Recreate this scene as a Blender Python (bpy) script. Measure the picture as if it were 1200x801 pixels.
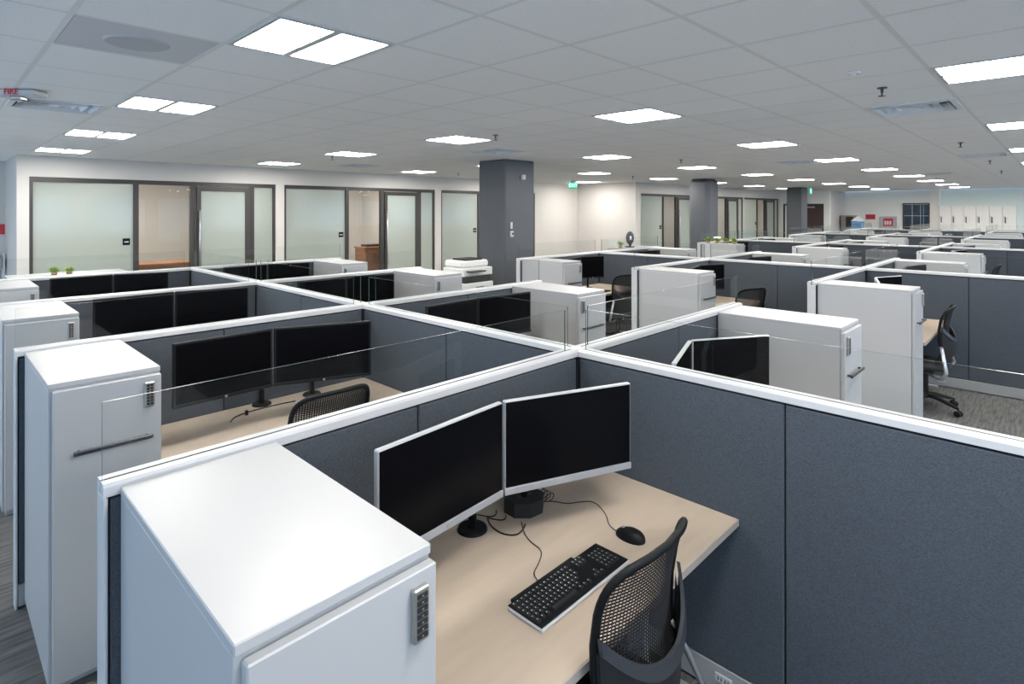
import bpy, math, random
from mathutils import Vector, Matrix
PI = math.pi
random.seed(7)
S = bpy.context.scene
C = S.collection
for o in list(bpy.data.objects): bpy.data.objects.remove(o)

# ------------------------------------------------------------------ camera
EYE = 1.945
cam_d = bpy.data.cameras.new('camera'); cam = bpy.data.objects.new('camera', cam_d); C.objects.link(cam)
cam.location = (0, 0, EYE)
cam.rotation_euler = (PI/2, 0, .770 - PI/2)
cam_d.sensor_width = 36; cam_d.lens = 669/1200*36
cam_d.shift_y = -(400.5-246.6)/1200
cam_d.clip_start = .05; cam_d.clip_end = 100
S.camera = cam
# ------------------------------------------------------------------ world, light, exposure
w = bpy.data.worlds.new('world'); S.world = w; w.use_nodes = True
w.node_tree.nodes['Background'].inputs[0].default_value = (.44, .68, 1, 1)
w.node_tree.nodes['Background'].inputs[1].default_value = 3.3
S.view_settings.view_transform = 'Standard'; S.view_settings.look = 'None'
S.view_settings.gamma = 1; S.view_settings.use_curve_mapping = False
S.view_settings.exposure = 0.15
S.cycles.max_bounces = 14; S.cycles.diffuse_bounces = 8; S.cycles.transparent_max_bounces = 24
LIGHT_STRENGTH = 49.0

# ------------------------------------------------------------------ materials
def mat(name, col, rough=.5, metal=0, spec=.5, emit=None, es=0):
    m = bpy.data.materials.new(name); m.use_nodes = True
    b = m.node_tree.nodes['Principled BSDF']
    b.inputs['Base Color'].default_value = (*col, 1); b.inputs['Roughness'].default_value = rough
    b.inputs['Metallic'].default_value = metal; b.inputs['Specular IOR Level'].default_value = spec
    if emit: b.inputs['Emission Color'].default_value = (*emit, 1); b.inputs['Emission Strength'].default_value = es
    return m
def noisy(m, scale, amount, bump=0, bscale=None, stretch=(1,1,1), dist=.002, detail=3):
    nt = m.node_tree; N = nt.nodes; L = nt.links; b = N['Principled BSDF']
    tc = N.new('ShaderNodeTexCoord'); mp = N.new('ShaderNodeMapping'); mp.inputs['Scale'].default_value = stretch
    L.new(tc.outputs['Object'], mp.inputs[0])
    n = N.new('ShaderNodeTexNoise'); n.inputs['Scale'].default_value = scale; n.inputs['Detail'].default_value = detail
    L.new(mp.outputs[0], n.inputs[0])
    col = b.inputs['Base Color'].default_value[:3]
    r = N.new('ShaderNodeValToRGB')
    r.color_ramp.elements[0].position = .3; r.color_ramp.elements[1].position = .7
    r.color_ramp.elements[0].color = (*[c*(1-amount) for c in col], 1)
    r.color_ramp.elements[1].color = (*[min(1, c*(1+amount)) for c in col], 1)
    L.new(n.outputs[0], r.inputs[0]); L.new(r.outputs[0], b.inputs['Base Color'])
    if bump:
        n2 = N.new('ShaderNodeTexNoise'); n2.inputs['Scale'].default_value = bscale or scale; n2.inputs['Detail'].default_value = 2
        L.new(mp.outputs[0], n2.inputs[0])
        bp = N.new('ShaderNodeBump'); bp.inputs['Strength'].default_value = bump; bp.inputs['Distance'].default_value = dist
        L.new(n2.outputs[0], bp.inputs['Height']); L.new(bp.outputs[0], b.inputs['Normal'])
    return m
M = {}
M['white'] = mat('white_laminate', (.40,.405,.415), .38)
M['cream'] = mat('cream_laminate', (.84,.81,.76), .45)
M['trim'] = mat('white_painted_metal', (.50,.505,.52), .35)
M['raceway'] = mat('grey_raceway', (.30,.30,.305), .45)
M['fabric'] = noisy(mat('blue_grey_panel_fabric', (.063,.075,.092), .9, spec=.2), 160, .28, .5, 260, (1,1,2.2), .002)
M['fabric_x'] = noisy(mat('blue_grey_panel_fabric_spine', (.063,.075,.092), .9, spec=.2), 160, .28, .5, 260, (1,1,2.2), .002)
M['core'] = mat('black_panel_core', (.01,.012,.015), .7)
M['glassedge'] = mat('glass_edge', (.04,.07,.06), .2)
M['wood'] = noisy(mat('pale_maple_laminate', (.425,.35,.278), .42), 5, .035, stretch=(1,6,1))
M['woodedge'] = mat('desk_edge_band', (.34,.31,.28), .45)
M['black'] = mat('black_plastic', (.008,.009,.010), .5, spec=.15)
M['matte'] = mat('matte_black', (.012,.012,.013), .7)
M['screen'] = mat('switched_off_screen', (.003,.003,.004), .2, spec=.12)
M['silver'] = mat('silver_plastic', (.38,.39,.41), .4, .3)
M['alu'] = mat('polished_aluminium', (.55,.57,.60), .35, .8)
M['lock'] = mat('nickel_lock', (.45,.44,.42), .35, .8)
M['dark'] = mat('dark_handle', (.05,.055,.065), .35, .4)
M['key'] = noisy(mat('keycap', (.016,.016,.018), .45), 400, .2)
M['wall'] = mat('white_wall_paint', (.60,.572,.54), .6)
M['wallwarm'] = mat('greyed_wall_paint', (.86,.85,.80), .6)
M['wallgreen'] = mat('grey_green_wall_paint', (.74,.80,.75), .6)
M['column'] = mat('slate_column_paint', (.075,.082,.094), .55)
M['tile'] = noisy(mat('ceiling_tile', (.90,.895,.88), .9, spec=.1), 90, .03, .12, 140)
M['grid'] = mat('ceiling_grid_bar', (.76,.76,.74), .5)
M['diffuser'] = mat('lit_diffuser', (.9,.9,.9), .5, emit=(1,.957,.90), es=LIGHT_STRENGTH)
M['ventm'] = mat('vent_metal', (.74,.75,.77), .4, .1)
M['ventdark'] = mat('vent_dark', (.10,.11,.12), .7)
M['grille'] = mat('speaker_grille_grey', (.46,.47,.49), .7)
M['panelgrey'] = mat('speaker_tile_grey', (.60,.61,.63), .7)
M['frame'] = mat('dark_bronze_frame', (.055,.05,.047), .45, .3)
M['door'] = mat('dark_brown_door', (.055,.03,.026), .5)
M['walnut'] = noisy(mat('brown_office_wood', (.33,.15,.075), .4), 4, .15, stretch=(1,1,8))
M['green'] = mat('leaf_green', (.22,.34,.06), .5)
M['petal'] = mat('white_petal', (.85,.85,.8), .5)
M['pot'] = mat('pot', (.35,.22,.12), .6)
M['red'] = mat('red_sign', (.55,.03,.05), .5)
M['paper'] = mat('white_paper', (.82,.82,.82), .6)
M['bluepaper'] = mat('blue_paper', (.12,.28,.5), .6)
M['copier'] = mat('copier_plastic', (.74,.74,.73), .45)
M['exitface'] = mat('exit_sign_face', (.0,.25,.12), .4, emit=(.0,.75,.35), es=.55)
M['exitletter'] = mat('exit_sign_letters', (.5,1,.8), .4, emit=(.45,1,.75), es=2.0)
M['night'] = noisy(mat('dark_window_pane', (.02,.035,.06), .15), 3, .5)

def glass_mat(name, tint, refl=1.0):
    m = bpy.data.materials.new(name); m.use_nodes = True; nt = m.node_tree; N = nt.nodes; L = nt.links
    N.remove(N['Principled BSDF'])
    t = N.new('ShaderNodeBsdfTransparent'); t.inputs[0].default_value = (*tint, 1); ge = N.new('ShaderNodeNewGeometry'); inv = N.new('ShaderNodeMath'); inv.operation = 'SUBTRACT'; inv.inputs[0].default_value = 1.0; L.new(ge.outputs['Backfacing'], inv.inputs[1]); m2 = N.new('ShaderNodeMath'); m2.operation = 'MULTIPLY'
    g = N.new('ShaderNodeBsdfGlossy'); g.inputs['Roughness'].default_value = 0
    f = N.new('ShaderNodeFresnel'); f.inputs[0].default_value = 1.5
    mu = N.new('ShaderNodeMath'); mu.operation = 'MULTIPLY'; mu.inputs[1].default_value = refl
    x = N.new('ShaderNodeMixShader'); L.new(f.outputs[0], mu.inputs[0]); L.new(mu.outputs[0], m2.inputs[0]); L.new(inv.outputs[0], m2.inputs[1]); L.new(m2.outputs[0], x.inputs[0])
    L.new(t.outputs[0], x.inputs[1]); L.new(g.outputs[0], x.inputs[2]); L.new(x.outputs[0], N['Material Output'].inputs[0])
    return m
M['glass'] = glass_mat('clear_screen_glass', (.975,.985,.98), .8)
M['clearpane'] = glass_mat('clear_office_glass', (.97,.97,.95), .7)
def frosted():
    m = bpy.data.materials.new('frosted_glass'); m.use_nodes = True; nt = m.node_tree; N = nt.nodes; L = nt.links
    N.remove(N['Principled BSDF'])
    d = N.new('ShaderNodeBsdfDiffuse'); d.inputs[0].default_value = (.54,.58,.535,1)
    t = N.new('ShaderNodeBsdfTranslucent'); t.inputs[0].default_value = (.60,.645,.595,1)
    a = N.new('ShaderNodeMixShader'); a.inputs[0].default_value = .45; L.new(d.outputs[0], a.inputs[1]); L.new(t.outputs[0], a.inputs[2])
    g = N.new('ShaderNodeBsdfGlossy'); g.inputs['Roughness'].default_value = .08
    b = N.new('ShaderNodeMixShader'); b.inputs[0].default_value = .06; L.new(a.outputs[0], b.inputs[1]); L.new(g.outputs[0], b.inputs[2])
    L.new(b.outputs[0], N['Material Output'].inputs[0]); return m
M['frost'] = frosted()
def carpet():
    m = noisy(mat('grey_streaked_carpet', (.135,.132,.127), .95, spec=.1), 13, .38, .6, 300, (.4,4,1), .004, 8)
    return m
M['carpet'] = carpet()

# ------------------------------------------------------------------ mesh helpers
class MB:
    def __init__(s, mirror=False): s.v = []; s.f = []; s.mi = []; s.ms = []; s.m = mirror; s.cur = 0
    def use(s, m):
        if m not in s.ms: s.ms.append(m)
        s.cur = s.ms.index(m); return s
    def add(s, vs, fs):
        o = len(s.v)
        if s.m: vs = [(-x, y, z) for x, y, z in vs]; fs = [tuple(reversed(f)) for f in fs]
        s.v += [tuple(v) for v in vs]; s.f += [tuple(i+o for i in f) for f in fs]; s.mi += [s.cur]*len(fs); return s
    def box(s, x0, x1, y0, y1, z0, z1, c=0, mx=None):
        if x0 > x1: x0, x1 = x1, x0
        if y0 > y1: y0, y1 = y1, y0
        c = min(c, (x1-x0)*.45, (y1-y0)*.45, (z1-z0)*.45)
        if c <= 0:
            vs = [(x0,y0,z0),(x1,y0,z0),(x1,y1,z0),(x0,y1,z0),(x0,y0,z1),(x1,y0,z1),(x1,y1,z1),(x0,y1,z1)]
            fs = [(0,3,2,1),(4,5,6,7),(0,1,5,4),(1,2,6,5),(2,3,7,6),(3,0,4,7)]
        else:
            vs = []; idx = {}
            X = (x0, x1); Y = (y0, y1); Z = (z0, z1)
            for i in (0,1):
                for j in (0,1):
                    for k in (0,1):
                        sx, sy, sz = (c if i == 0 else -c), (c if j == 0 else -c), (c if k == 0 else -c)
                        for a in range(3):
                            p = [X[i]+sx, Y[j]+sy, Z[k]+sz]; p[a] = (X[i], Y[j], Z[k])[a]
                            idx[i,j,k,a] = len(vs); vs.append(tuple(p))
            fs = []
            def face(ids):
                P = [Vector(vs[q]) for q in ids]; n = (P[1]-P[0]).cross(P[2]-P[0]); cc = sum(P, Vector())/len(P)
                mid = Vector(((x0+x1)/2, (y0+y1)/2, (z0+z1)/2))
                fs.append(tuple(ids) if n.dot(cc-mid) > 0 else tuple(reversed(ids)))
            for i in (0,1):
                face([idx[i,0,0,0], idx[i,1,0,0], idx[i,1,1,0], idx[i,0,1,0]])
                face([idx[0,i,0,1], idx[1,i,0,1], idx[1,i,1,1], idx[0,i,1,1]])
                face([idx[0,0,i,2], idx[1,0,i,2], idx[1,1,i,2], idx[0,1,i,2]])
            for i in (0,1):
                for j in (0,1):
                    face([idx[i,j,0,0], idx[i,j,1,0], idx[i,j,1,1], idx[i,j,0,1]])
                    face([idx[i,0,j,0], idx[i,1,j,0], idx[i,1,j,2], idx[i,0,j,2]])
                    face([idx[0,i,j,1], idx[1,i,j,1], idx[1,i,j,2], idx[0,i,j,2]])
                    for k in (0,1): face([idx[i,j,k,0], idx[i,j,k,1], idx[i,j,k,2]])
        if mx is not None: vs = [tuple(mx @ Vector(v)) for v in vs]
        return s.add(vs, fs)
    def tube(s, pts, r, n=8, flat=1.0, cap=True):
        P = [Vector(p) for p in pts]; vs = []; up = Vector((0,0,1)); last = None
        rr = r if isinstance(r, (list, tuple)) else [r]*len(P)
        for i, p in enumerate(P):
            t = (P[min(i+1,len(P)-1)]-P[max(i-1,0)]).normalized()
            if last is None:
                a = t.cross(up)
                if a.length < .01: a = t.cross(Vector((0,1,0)))
                a.normalize()
            else: a = (last - t*last.dot(t)).normalized()
            last = a; b = t.cross(a)
            for k in range(n):
                q = 2*PI*k/n; vs.append(tuple(p + a*math.cos(q)*rr[i] + b*math.sin(q)*rr[i]*flat))
        fs = []
        for i in range(len(P)-1):
            for k in range(n):
                k2 = (k+1) % n; fs.append((i*n+k, i*n+k2, (i+1)*n+k2, (i+1)*n+k))
        if cap: fs.append(tuple(reversed(range(n)))); fs.append(tuple(range((len(P)-1)*n, len(P)*n)))
        return s.add(vs, fs)
    def cyl(s, x, y, z0, z1, r, n=20, r2=None):
        r2 = r if r2 is None else r2
        vs = [(x+r*math.cos(2*PI*k/n), y+r*math.sin(2*PI*k/n), z0) for k in range(n)] + [(x+r2*math.cos(2*PI*k/n), y+r2*math.sin(2*PI*k/n), z1) for k in range(n)]
        fs = [(k, (k+1) % n, n+(k+1) % n, n+k) for k in range(n)] + [tuple(reversed(range(n))), tuple(range(n, 2*n))]
        return s.add(vs, fs)
    def prism(s, poly, z0, z1):
        n = len(poly); vs = [(x,y,z0) for x,y in poly]+[(x,y,z1) for x,y in poly]
        return s.add(vs, [(k,(k+1)%n,n+(k+1)%n,n+k) for k in range(n)]+[tuple(reversed(range(n))), tuple(range(n,2*n))])
    def grid(s, rows, thick=None):
        """rows of points -> surface"""
        n = len(rows[0]); vs = [p for r in rows for p in r]
        return s.add(vs, [(i*n+k, i*n+k+1, (i+1)*n+k+1, (i+1)*n+k) for i in range(len(rows)-1) for k in range(n-1)])
    def mesh(s, name, smooth=False):
        me = bpy.data.meshes.new(name); me.from_pydata(s.v, [], s.f)
        for m in s.ms: me.materials.append(m)
        for p, i in zip(me.polygons, s.mi): p.material_index = i; p.use_smooth = smooth
        me.update(); return me
def one(m, mirror=False): return MB(mirror).use(M[m])
def put(name, me, parent=None, loc=(0,0,0), rz=0, **k):
    o = bpy.data.objects.new(name, me); C.objects.link(o); o.location = loc; o.rotation_euler = (0,0,rz)
    if parent: o.parent = parent
    for a, b in k.items(): o[a] = b
    return o
def thing(name, label, cat, loc=(0,0,0), rz=0, group=None):
    o = bpy.data.objects.new(name, None); C.objects.link(o); o.empty_display_size = .1
    o.location = loc; o.rotation_euler = (0,0,rz); o['label'] = label; o['category'] = cat
    if group: o['group'] = group
    return o
def tag(o, label, cat, group=None):
    o['label'] = label; o['category'] = cat
    if group: o['group'] = group
    return o
def struct(name, mb, loc=(0,0,0)): return put(name, mb.mesh(name), None, loc, kind='structure')
_cache = {}
def cached(key, fn):
    if key not in _cache: _cache[key] = fn()
    return _cache[key]
def text_mesh(name, body, size, material):
    cu = bpy.data.curves.new(name, 'FONT'); cu.body = body; cu.size = size; cu.align_x = 'CENTER'; cu.align_y = 'CENTER'; cu.extrude = .001
    cu.offset = size*.02
    t = bpy.data.objects.new(name, cu); C.objects.link(t); bpy.context.view_layer.update()
    me = bpy.data.meshes.new_from_object(t.evaluated_get(bpy.context.evaluated_depsgraph_get())); bpy.data.objects.remove(t)
    me.materials.clear(); me.materials.append(M[material]); return me
ORD = ['first','second','third','fourth','fifth','sixth','seventh','eighth','ninth','tenth','eleventh','twelfth']

# ------------------------------------------------------------------ setting
CH = 2.765                     # ceiling height
YA, YB, XJ, XW, XF, YJ = 11.0, 8.9, 14.3, 26.0, 28.3, 6.97
XL, YS = -2.8, -5.0
struct('floor', one('carpet').box(XL-.2, XF+.2, YS-.2, 15, -.1, 0))
HEAD = 2.45
def office_wall(name, y, x0, x1, bays):
    b = one('wall'); b.box(x0, x1, y, y+.12, HEAD, CH)
    e = x0
    for a, c in bays: 
        if a > e: b.box(e, a, y, y+.12, 0, HEAD)
        e = c
    if x1 > e: b.box(e, x1, y, y+.12, 0, HEAD)
    return struct(name, b)
baysA = [(1.09,4.76), (4.93,8.66), (8.85,12.3)]
baysB = [(14.58,18.2), (18.34,21.95), (22.06,25.72)]
office_wall('wall_back_left', YA, .95, XJ, baysA)
office_wall('wall_back_right', YB, XJ, XW, baysB)
struct('wall_back_step', one('wall').box(XJ, XJ+.12, YB+.12, YA+.12, 0, CH))
struct('wall_corridor_side', one('wall').box(.95, 1.05, YA+.12, 14.5, 0, CH))
struct('wall_corridor_end', one('wall').box(XL, .95, 12.7, 12.8, 0, CH))
struct('wall_door_side', one('wallwarm').box(XW, XW+.12, YJ, 8.15, 2.23, CH).box(XW, XW+.12, YJ, 7.2, 0, 2.23).box(XW, XW+.12, 8.15, YB+.12, 0, CH))
struct('wall_alcove', one('wall').box(XW+.12, XF, YJ, YJ+.12, 0, CH))
struct('wall_far', one('wallwarm').box(XF, XF+.12, 3.6, YJ, 0, CH))
struct('wall_far_lockers', one('wallgreen').box(XF, XF+.12, YS, 3.6, 0, CH))
struct('trim_pilaster', one('cream').box(XF-.25, XF, 3.59, 3.9, 0, CH))
nw = one('wall').box(XL, XF, YS-.12, YS, 0, .6).box(XL, XF, YS-.12, YS, 2.5, CH)
for k in range(14): nw.box(XL+k*2.3, min(XF, XL+k*2.3+.35), YS-.12, YS, .6, 2.5)
struct('wall_near', nw)
for k in range(13):  # unseen window row behind the camera, added as daylight fill along the room
    x = XL+k*2.3+.35
    f = struct('window_%d' % (k+11), one('frame').box(x, x+1.95, YS-.08, YS-.03, .6, .65).box(x, x+1.95, YS-.08, YS-.03, 2.45, 2.5).box(x, x+.05, YS-.08, YS-.03, .65, 2.45).box(x+1.9, x+1.95, YS-.08, YS-.03, .65, 2.45))
    put('pane', one('clearpane').box(x+.05, x+1.9, YS-.06, YS-.055, .65, 2.45).mesh('pane'), f)
bl = one('wall').box(XL-.12, XL, YS, 12.8, 0, .5).box(XL-.12, XL, YS, 12.8, 2.4, CH)
for k in range(9): bl.box(XL-.12, XL, YS+k*2.3, YS+k*2.3+.35, .5, 2.4)
struct('wall_left', bl)
for k in range(8):
    y = YS+k*2.3+.35
    f = struct('window_%d' % (k+1), one('frame').box(XL-.08, XL-.03, y, y+1.95, .5, .55).box(XL-.08, XL-.03, y, y+1.95, 2.35, 2.4).box(XL-.08, XL-.03, y, y+.05, .55, 2.35).box(XL-.08, XL-.03, y+1.9, y+1.95, .55, 2.35))
    put('pane', one('clearpane').box(XL-.06, XL-.055, y+.05, y+1.9, .55, 2.35).mesh('pane'), f)
# rooms behind the glass fronts
bo = one('wall').box(.95, XJ, 14.4, 14.5, 0, CH)
for x in (4.80, 8.71, 12.5): bo.box(x, x+.08, YA+.12, 14.4, 0, CH)
struct('wall_offices_rear', bo)
bo = one('wall').box(XJ, XW+.3, 12.4, 12.5, 0, CH)
for x in (18.24, 21.98, XW): bo.box(x, x+.06, YB+.12, 12.4, 0, CH)
struct('wall_offices_rear_right', bo)
for nm, x0, x1, y in (('baseboard_back', 12.3, XJ, YA), ('baseboard_corridor', XL, .95, 12.7)):
    struct(nm, one('frame').box(x0, x1, y-.012, y, 0, .1))

# ceiling: grid bars, individually laid tiles, lights and vents let into it
T = .6; GX, GY = 1.03, 2.37
LX = [1.33+3*i for i in range(-1, 9)]; LY = [2.67+2.4*j for j in range(-3, 4)]
def cell(x, y): return (math.floor((x-GX)/T), math.floor((y-GY)/T))
def inside(x, y):
    if x < XL or x > XF or y < YS or y > 14.4: return False
    if x > XJ and y > 12.4: return False
    return True
special = {}
for i, x in enumerate(LX):
    for j, y in enumerate(LY):
        if y > YA or (x > XJ and y > YB) or (x > XW and y > YJ): continue
        if (i == 0 and 1 < j < 4) or (i == 9 and j == 5): continue
        special[cell(x, y)] = ('light', i, j)
office_lights = [(3.1,12.27),(6.73,12.27),(10.3,12.27),(16.3,10.5),(20.3,10.5),(24.1,10.5),(2.2,12.9),(7.6,12.9)]
for k, p in enumerate(office_lights): special[cell(*p)] = ('olight', k, 0)
vents = [(.73,5.67), (5.53,.87), (5.53,5.67), (10.93,.87), (15.73,2.07), (10.33,3.27), (5.53,9.27), (.13,9.9)]
for k, p in enumerate(vents): special[cell(*p)] = ('vent', k, 0)
special[cell(.73,3.27)] = ('speaker', 0, 0)
i0, i1 = cell(XL, 0)[0], cell(XF, 0)[0]; j0, j1 = cell(0, YS)[1], cell(0, 14.3)[1]
gb = one('grid')
for i in range(i0, i1+2): gb.box(GX+i*T-.012, GX+i*T+.012, YS, 14.4, CH+.0005, CH+.03)
for j in range(j0, j1+2): gb.box(XL, XF, GY+j*T-.012, GY+j*T+.012, CH+.001, CH+.029)
ceil = struct('ceiling', gb)
struct('trim_slab_above', one('tile').box(XL-.12, XF+.12, YS-.12, 14.5, CH+.12, CH+.2))
def tile_me():
    return one('tile').box(-T/2+.0105, T/2-.0105, -T/2+.0105, T/2-.0105, CH+.001, CH+.016, .002).mesh('ceiling_tile')
tme = tile_me(); cells = []
for i in range(i0, i1+1):
    for j in range(j0, j1+1):
        if (i, j) in special: continue
        x = GX+(i+.5)*T; y = GY+(j+.5)*T
        if not inside(x, y): continue
        D = x*math.cos(.77)+y*math.sin(.77); r = x*math.sin(.77)-y*math.cos(.77)
        vis = D > .3 and abs(r/D) < .95 and (246.6-669*.82/D) > -20
        hid = (y > YA or (x > XJ and y > YB) or (x > XW and y > YJ))
        cells.append((0 if vis and not hid else 1, D if D > 0 else 99, x, y))
cells.sort(); rest = one('tile')
for n, (h, D, x, y) in enumerate(cells):
    if n < 300 and h == 0: put('ceiling_tile', tme, ceil, (x, y, 0))
    else: rest.box(x-T/2+.0105, x+T/2-.0105, y-T/2+.0105, y+T/2-.0105, CH+.001, CH+.016)
put('far_ceiling_tiles', rest.mesh('far_tiles'), ceil, kind='stuff')

def light_parts(root):
    fr = cached('lf', lambda: one('trim').box(-.288,.288,-.288,-.268,-.004,.05).box(-.288,.288,.268,.288,-.004,.05).box(-.288,-.268,-.268,.268,-.004,.05).box(.268,.288,-.268,.268,-.004,.05).box(-.020,.020,-.268,.268,-.002,.05).box(-.288,.288,-.288,.288,.05,.06).mesh('frame'))
    put('frame', fr, root)
    df = cached('ld', lambda: one('diffuser').box(-.120,.120,-.266,.266,.0,.012,.003).mesh('diffuser'))
    put('diffuser', df, root, (-.14,0,0)); put('diffuser', df, root, (.14,0,0))
rows_of = {1: 'nearest', 2: 'second', 3: 'third', 4: 'fourth', 5: 'fifth'}
for (i, j), v in special.items():
    x = GX+(i+.5)*T; y = GY+(j+.5)*T
    if v[0] == 'light':
        a, b = v[1], v[2]
        if a >= 1 and b >= 2: lab = 'square two-lens ceiling light, %s from the left in the %s row back' % (ORD[a-1], ['','','first','second','third','fourth','fifth'][b])
        else: lab = 'square two-lens ceiling light behind the viewer, column %s, row %s' % (ORD[a], ORD[b])
        light_parts(thing('ceiling_light', lab, 'ceiling light', (x, y, CH), 0, 'recessed ceiling lights over the cubicles'))
    elif v[0] == 'olight':
        light_parts(thing('office_ceiling_light', 'ceiling light inside glass-fronted office, %s one from the left' % ORD[v[1]], 'ceiling light', (x, y, CH), 0, 'ceiling lights in the offices'))
    elif v[0] == 'vent':
        lab = ['grey square ceiling vent at the left edge beside the fire strobe', 'grey square ceiling vent at upper right near the black sprinkler', 'flat ceiling vent just in front of the first slate column', 'ceiling vent at far right between sprinklers', 'small dark ceiling vent beyond the second row of lights', 'flat ceiling vent over the middle of the room', 'ceiling vent close to the glass office wall', 'ceiling vent at the corridor corner on the far left'][v[1]]
        r = thing('ceiling_vent', lab, 'ceiling vent', (x, y, CH), 0, 'ceiling vents')
        put('frame', cached('vf', lambda: one('ventm').box(-.288,.288,-.288,-.25,-.006,.02).box(-.288,.288,.25,.288,-.006,.02).box(-.288,-.25,-.25,.25,-.006,.02).box(.25,.288,-.25,.25,-.006,.02).mesh('vf')), r)
        put('backing', cached('vb', lambda: one('ventdark').box(-.28,.28,-.28,.28,.06,.07).mesh('vb')), r)
        for q, s_ in enumerate((.21, .145, .08)):
            def ring(s_=s_, q=q):
                b = one('ventm'); z0, z1 = -.012+q*.004, .045
                for k in range(4):
                    rot = Matrix.Rotation(k*PI/2, 3, 'Z')
                    vs = [(-s_,-s_,z1),(s_,-s_,z1),(s_+.03,-s_-.03,z0),(-s_-.03,-s_-.03,z0)]
                    vs = [tuple(rot @ Vector(v)) for v in vs] + [tuple(rot @ (Vector(v)+Vector((0,0,.003)))) for v in vs]
                    b.add(vs, [(0,1,2,3),(7,6,5,4),(0,3,7,4),(1,5,6,2),(2,6,7,3),(0,4,5,1)])
                return b.mesh('louvre')
            put('louvre_ring', cached('vr%d' % q, ring), r)
        put('centre_plate', cached('vc', lambda: one('ventm').box(-.05,.05,-.05,.05,-.004,.0).mesh('vc')), r)
    else:
        r = thing('speaker_panel', 'grey ceiling panel with round flush speaker, left of the nearest light', 'speaker', (x, y, CH))
        put('panel', one('panelgrey').box(-.288,.288,-.288,.288,.002,.015,.003).mesh('panel'), r)
        put('speaker_grille', one('grille').cyl(0,0,-.006,.002,.13,32,.14).mesh('g'), r)

# glass office fronts
def office_front(x0, x1, y, order):
    Wd = x1-x0; s = Wd/3.67
    r = thing('glass_office_front', 'dark framed glass office front, %s from the left' % ORD[order], 'glass partition', (x0, y, 0), 0, 'glass office fronts along the back wall')
    a = [0, 1.32*s, 1.41*s, 2.17*s, 3.22*s, 3.58*s, 3.67*s]
    t = .045
    f = one('frame')
    f.box(0, Wd, .02, .09, HEAD-.07, HEAD); f.box(0, Wd, .02, .09, 0, .08)
    f.box(0, t, .02, .09, .08, HEAD-.07); f.box(Wd-t, Wd, .02, .09, .08, HEAD-.07)
    f.box(a[1], a[1]+.075, .02, .09, .08, HEAD-.07)
    f.box(a[3], a[3]+.09, .02, .09, .08, HEAD-.07); f.box(a[4]-.02, a[4]+.05, .02, .09, .08, HEAD-.07)
    put('frame', f.mesh('frame'), r)
    put('frosted_pane', one('frost').box(t, a[1], .05, .06, .08, HEAD-.07).mesh('p'), r, label='wide frosted pane')
    put('clear_pane', one('clearpane').box(a[1]+.075, a[3], .05, .056, .08, HEAD-.07).mesh('p'), r, label='clear pane')
    put('side_pane', one('frost').box(a[4]+.05, Wd-t, .05, .06, .08, HEAD-.07).mesh('p'), r, label='narrow frosted pane')
    d = put('door_leaf', one('frame').box(a[3]+.10, a[3]+.17, .0, .045, .02, HEAD-.08).box(a[4]-.12, a[4]-.03, .0, .045, .02, HEAD-.08).box(a[3]+.17, a[4]-.12, .0, .045, HEAD-.16, HEAD-.08).box(a[3]+.17, a[4]-.12, .0, .045, .02, .15).mesh('d'), r)
    put('door_pane', one('frost').box(a[3]+.17, a[4]-.12, .018, .028, .15, HEAD-.16).mesh('p'), d)
    put('pull_handle', one('alu').tube([(a[3]+.135,-.045,.75),(a[3]+.135,-.045,1.95)], .014, 8).tube([(a[3]+.135,-.045,.85),(a[3]+.135,.0,.85)], .008, 6).tube([(a[3]+.135,-.045,1.85),(a[3]+.135,.0,1.85)], .008, 6).mesh('h', True), d)
    pl = put('name_plaque', one('black').box(a[1]-.145, a[1]-.045, .038, .049, 1.38, 1.49).mesh('n'), r)
    put('plaque_strip', one('paper').box(a[1]-.125, a[1]-.065, .036, .038, 1.425, 1.44).mesh('n'), pl)
n = 0
for a, c in baysA: office_front(a, c, YA, n); n += 1
for a, c in baysB: office_front(a, c, YB, n); n += 1

# furniture inside offices
def office_desk(x, y, where, wdt=1.4, z=.76):
    r = thing('office_desk', 'brown wooden office desk ' + where, 'desk', (x, y, 0), 0, 'office desks behind the glass')
    put('tabletop', one('walnut').box(0, wdt, 0, .7, z-.04, z, .004).mesh('t'), r)
    put('side_panel', one('walnut').box(.02, .05, .03, .67, 0, z-.04).mesh('t'), r); put('side_panel', one('walnut').box(wdt-.05, wdt-.02, .03, .67, 0, z-.04).mesh('t'), r)
    put('modesty_panel', one('walnut').box(.05, wdt-.05, .05, .08, .2, z-.04).mesh('t'), r)
office_desk(1.5, 11.35, 'behind the first wide frosted pane', 1.9, 1.02)
def hutch(x, y, where):
    r = thing('office_credenza', 'reddish brown wooden credenza ' + where, 'credenza', (x, y, 0), 0, 'office credenzas')
    put('body', one('walnut').box(0, .95, 0, .5, .0, 1.0, .005).mesh('b'), r)
    put('top_board', one('walnut').box(-.02, .97, -.02, .52, 1.0, 1.04, .005).mesh('b'), r)
    put('door', one('walnut').box(.03, .46, -.018, 0, .06, .95).mesh('b'), r); put('door', one('walnut').box(.49, .92, -.018, 0, .06, .95).mesh('b'), r)
    put('chair_rail', one('matte').box(.1, .8, .1, .4, 1.04, 1.09, .01).mesh('b'), r, label='black tray on top')
hutch(7.6, 12.4, 'seen through the clear pane of the second office')
r = thing('office_cabinet', 'white low office cabinet left of the reddish credenza', 'cabinet', (6.85, 12.5, 0))
put('body', one('white').box(-.2, .25, 0, .45, 0, .9, .005).mesh('b'), r); put('drawer', one('white').box(-.18, .23, -.015, 0, .5, .88).mesh('b'), r); put('drawer', one('white').box(-.18, .23, -.015, 0, .04, .48).mesh('b'), r)
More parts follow.
